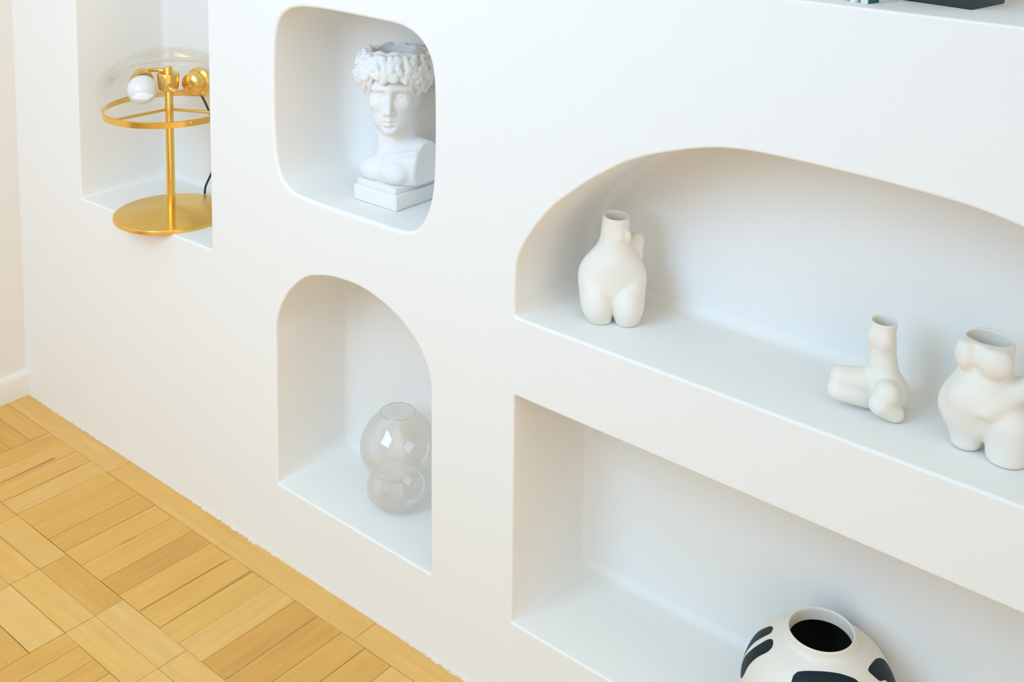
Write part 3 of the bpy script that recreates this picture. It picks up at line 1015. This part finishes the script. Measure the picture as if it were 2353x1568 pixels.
# ------------------------------------------------------------------ black and white painted vase
PAINT = [
    [(169.1, 0.1640), (164.5, 0.1604), (163.5, 0.1559), (163.5, 0.1470), (163.0, 0.1268), (166.0, 0.1150), (172.2, 0.1050), (174.5, 0.1060), (176.2, 0.1180), (178.5, 0.1346), (179.2, 0.1456), (179.7, 0.1555), (179.5, 0.1615), (177.0, 0.1638)],
    [(193.2, 0.1647), (189.0, 0.1632), (187.2, 0.1588), (186.8, 0.1486), (184.5, 0.1354), (180.5, 0.1186), (179.0, 0.1043), (183.6, 0.0972), (191.0, 0.0984), (195.2, 0.1118), (195.8, 0.1247), (197.9, 0.1378), (200.3, 0.1481), (203.0, 0.1564), (202.5, 0.1613), (199.2, 0.1637)],
    [(-116.5, 0.1560), (-115.2, 0.1611), (-111.3, 0.1639), (-100.3, 0.1669), (-83.2, 0.1687), (-65.7, 0.1677), (-52.3, 0.1639), (-46.6, 0.1600), (-46.5, 0.1540), (-52.0, 0.1400), (-68.3, 0.1320), (-84.1, 0.1290), (-101.6, 0.1320), (-112.7, 0.1430)],
    [(-25.5, 0.1615), (-17.2, 0.1623), (-3.4, 0.1598), (6.0, 0.1541), (11.2, 0.1463), (12.0, 0.1380), (11.5, 0.1250), (9.0, 0.1080), (0.0, 0.1090), (-6.4, 0.1283), (-11.0, 0.1397), (-14.8, 0.1457), (-20.9, 0.1489), (-24.4, 0.1565)],
    [(60.0, 0.150), (75.0, 0.158), (95.0, 0.152), (100.0, 0.120), (86.0, 0.092), (70.0, 0.104)],
    [(118.0, 0.128), (128.0, 0.142), (142.0, 0.134), (146.0, 0.098), (134.0, 0.074), (122.0, 0.088)],
]


def build_painted_vase():
    root = empty('painted_vase', (-0.643, 0.092, 0.1612), 0.407)
    tag(root, 'round white vase painted with dark brush strokes, standing in the lower niche', 'vase')
    body = [(0.0, 0.0006), (0.060, 0.0006), (0.068, 0.003), (0.090, 0.022), (0.106, 0.050), (0.1125, 0.082), (0.109, 0.112), (0.096, 0.140), (0.078, 0.158), (0.062, 0.1685), (0.0535, 0.1735), (0.0500, 0.1790), (0.0490, 0.1850), (0.0475, 0.1868), (0.0455, 0.1855), (0.0450, 0.178), (0.0452, 0.168)]
    op = spline_pts([(r, 0, z) for r, z in body], 5)
    pr = [(max(0, p.x), p.z) for p in op]
    pr[0] = (0.0, pr[0][1])
    mt = simple('white_glazed_clay', (0.83, 0.79, 0.69), 0.45)
    lathe('body', pr, mt, root, seg=160, smooth=60)
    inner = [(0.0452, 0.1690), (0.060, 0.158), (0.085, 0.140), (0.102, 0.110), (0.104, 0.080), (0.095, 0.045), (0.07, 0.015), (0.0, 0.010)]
    lathe('dark_inside', inner, simple('dark_inner_surface', (0.045, 0.050, 0.030), 0.8), root, seg=96, smooth=180)  # inner surface below the neck, coloured much darker than the body
    # painted strokes: thin glaze patches following the body, given as outlines in (angle, height)
    paint = simple('black_teal_glaze', (0.008, 0.020, 0.026), 0.5, 0.0, 0.22)

    def rad(z):
        best = None
        for (r0, z0), (r1, z1) in zip(pr[5:-22], pr[6:-21]):
            if min(z0, z1) <= z <= max(z0, z1) and z1 != z0:
                best = r0 + (r1 - r0) * (z - z0) / (z1 - z0)
        return best if best else 0.05

    def stroke(outline):
        pts = smooth_closed([Vector(p) for p in spline_closed(outline, 6)], 1)
        cen = sum(pts, Vector((0, 0))) / len(pts)
        V, Fs = [], []
        # polar grid of the outline about its centre, lifted 0.3 mm off the clay
        n, R = len(pts), 14
        for k in range(R + 1):
            t = k / R
            for p in pts:
                q = cen.lerp(p, 1 - t * 0.999)
                a, z = math.radians(q.x), q.y
                rr_ = rad(z) + (0.0005 if k > 0 else 0.0003)
                V.append((rr_ * math.cos(a), rr_ * math.sin(a), z))
        for k in range(R):
            for i in range(n):
                j = (i + 1) % n
                Fs.append((k * n + i, k * n + j, (k + 1) * n + j, (k + 1) * n + i))
        me = pydata('brush_stroke', V, Fs)
        bm = bmesh.new(); bm.from_mesh(me)
        bmesh.ops.recalc_face_normals(bm, faces=bm.faces)
        c = bm.faces[len(bm.faces) // 2]
        if c.normal.dot(Vector((c.calc_center_median().x, c.calc_center_median().y, 0.02))) < 0:
            bmesh.ops.reverse_faces(bm, faces=bm.faces)
        bm.to_mesh(me); bm.free()
        so = link('brush_stroke', me, paint, root, 180)
        so['label'] = 'dark teal brush stroke'

    for s in PAINT: stroke(s)
    return root


def spline_closed(pts, n):
    P = [Vector(p) for p in pts]
    out = []
    L = len(P)
    for i in range(L):
        a, b, c, d = P[i - 1], P[i], P[(i + 1) % L], P[(i + 2) % L]
        for k in range(n):
            t = k / n
            out.append(0.5 * ((2 * b) + (c - a) * t + (2 * a - 5 * b + 4 * c - d) * t * t + (3 * b - a - 3 * c + d) * t ** 3))
    return out


build_painted_vase()


# ------------------------------------------------------------------ top shelf: books and a dark box
ZS = 1.2830


def book(corner, rz, thick, deep, tall, cover, spine, label):
    # corner: where the right cover meets the spine
    loc = (corner[0] - thick / 2 * math.cos(rz), corner[1] - thick / 2 * math.sin(rz), ZS)
    root = empty('book', loc, rz)
    tag(root, label, 'book', 'upright books on the top shelf')
    # spine at -Y, covers on the two X sides
    mc = simple('book_cover', cover, 0.55)
    bm = bmesh.new()
    for lo, hi in (((-thick / 2, 0.001, 0), (-thick / 2 + 0.0012, deep, tall)), ((thick / 2 - 0.0012, 0.001, 0), (thick / 2, deep, tall))):
        g = bmesh.ops.create_cube(bm, size=1.0)
        for vv in g['verts']:
            vv.co = Vector([lo[i] + (vv.co[i] + 0.5) * (hi[i] - lo[i]) for i in range(3)])
    me = bpy.data.meshes.new('cover'); bm.to_mesh(me); bm.free()
    link('cover', me, mc, root)
    rbox('spine', (-thick / 2, -0.0015, 0), (thick / 2, 0.0015, tall), 0.0007, simple('book_spine', spine, 0.5), root, 2)
    rbox('pages', (-thick / 2 + 0.0012, 0.0015, 0.003), (thick / 2 - 0.0012, deep - 0.004, tall - 0.003), 0, simple('book_pages', (0.78, 0.75, 0.68), 0.9), root)
    return root


book((-0.5916, 0.0307), -0.27, 0.0108, 0.058, 0.20, (0.005, 0.115, 0.105), (0.74, 0.76, 0.75), 'teal covered book with a white spine standing on the top shelf')
book((-0.6075, 0.0298), -0.28, 0.0085, 0.085, 0.19, (0.80, 0.80, 0.78), (0.80, 0.80, 0.78), 'white book just left of the teal covered book')
book((-0.6230, 0.0420), -0.28, 0.0100, 0.12, 0.19, (0.70, 0.66, 0.62), (0.62, 0.60, 0.58), 'pale grey book at the left end of the row, barely in view')
book((-0.5808, 0.0498), -0.33, 0.0045, 0.040, 0.21, (0.62, 0.64, 0.60), (0.60, 0.62, 0.58), 'thin light grey book between the teal covered book and the dark green box')
bx = rbox('storage_box', (-0.094, 0.0, 0.0), (0.0, 0.086, 0.16), 0.0025, simple('dark_green_board', (0.020, 0.035, 0.034), 0.4))
bx.location = (-0.4745, 0.0780, ZS); bx.rotation_euler = (0, 0, -0.165)
tag(bx, 'dark green box standing to the right of the books on the top shelf', 'box')
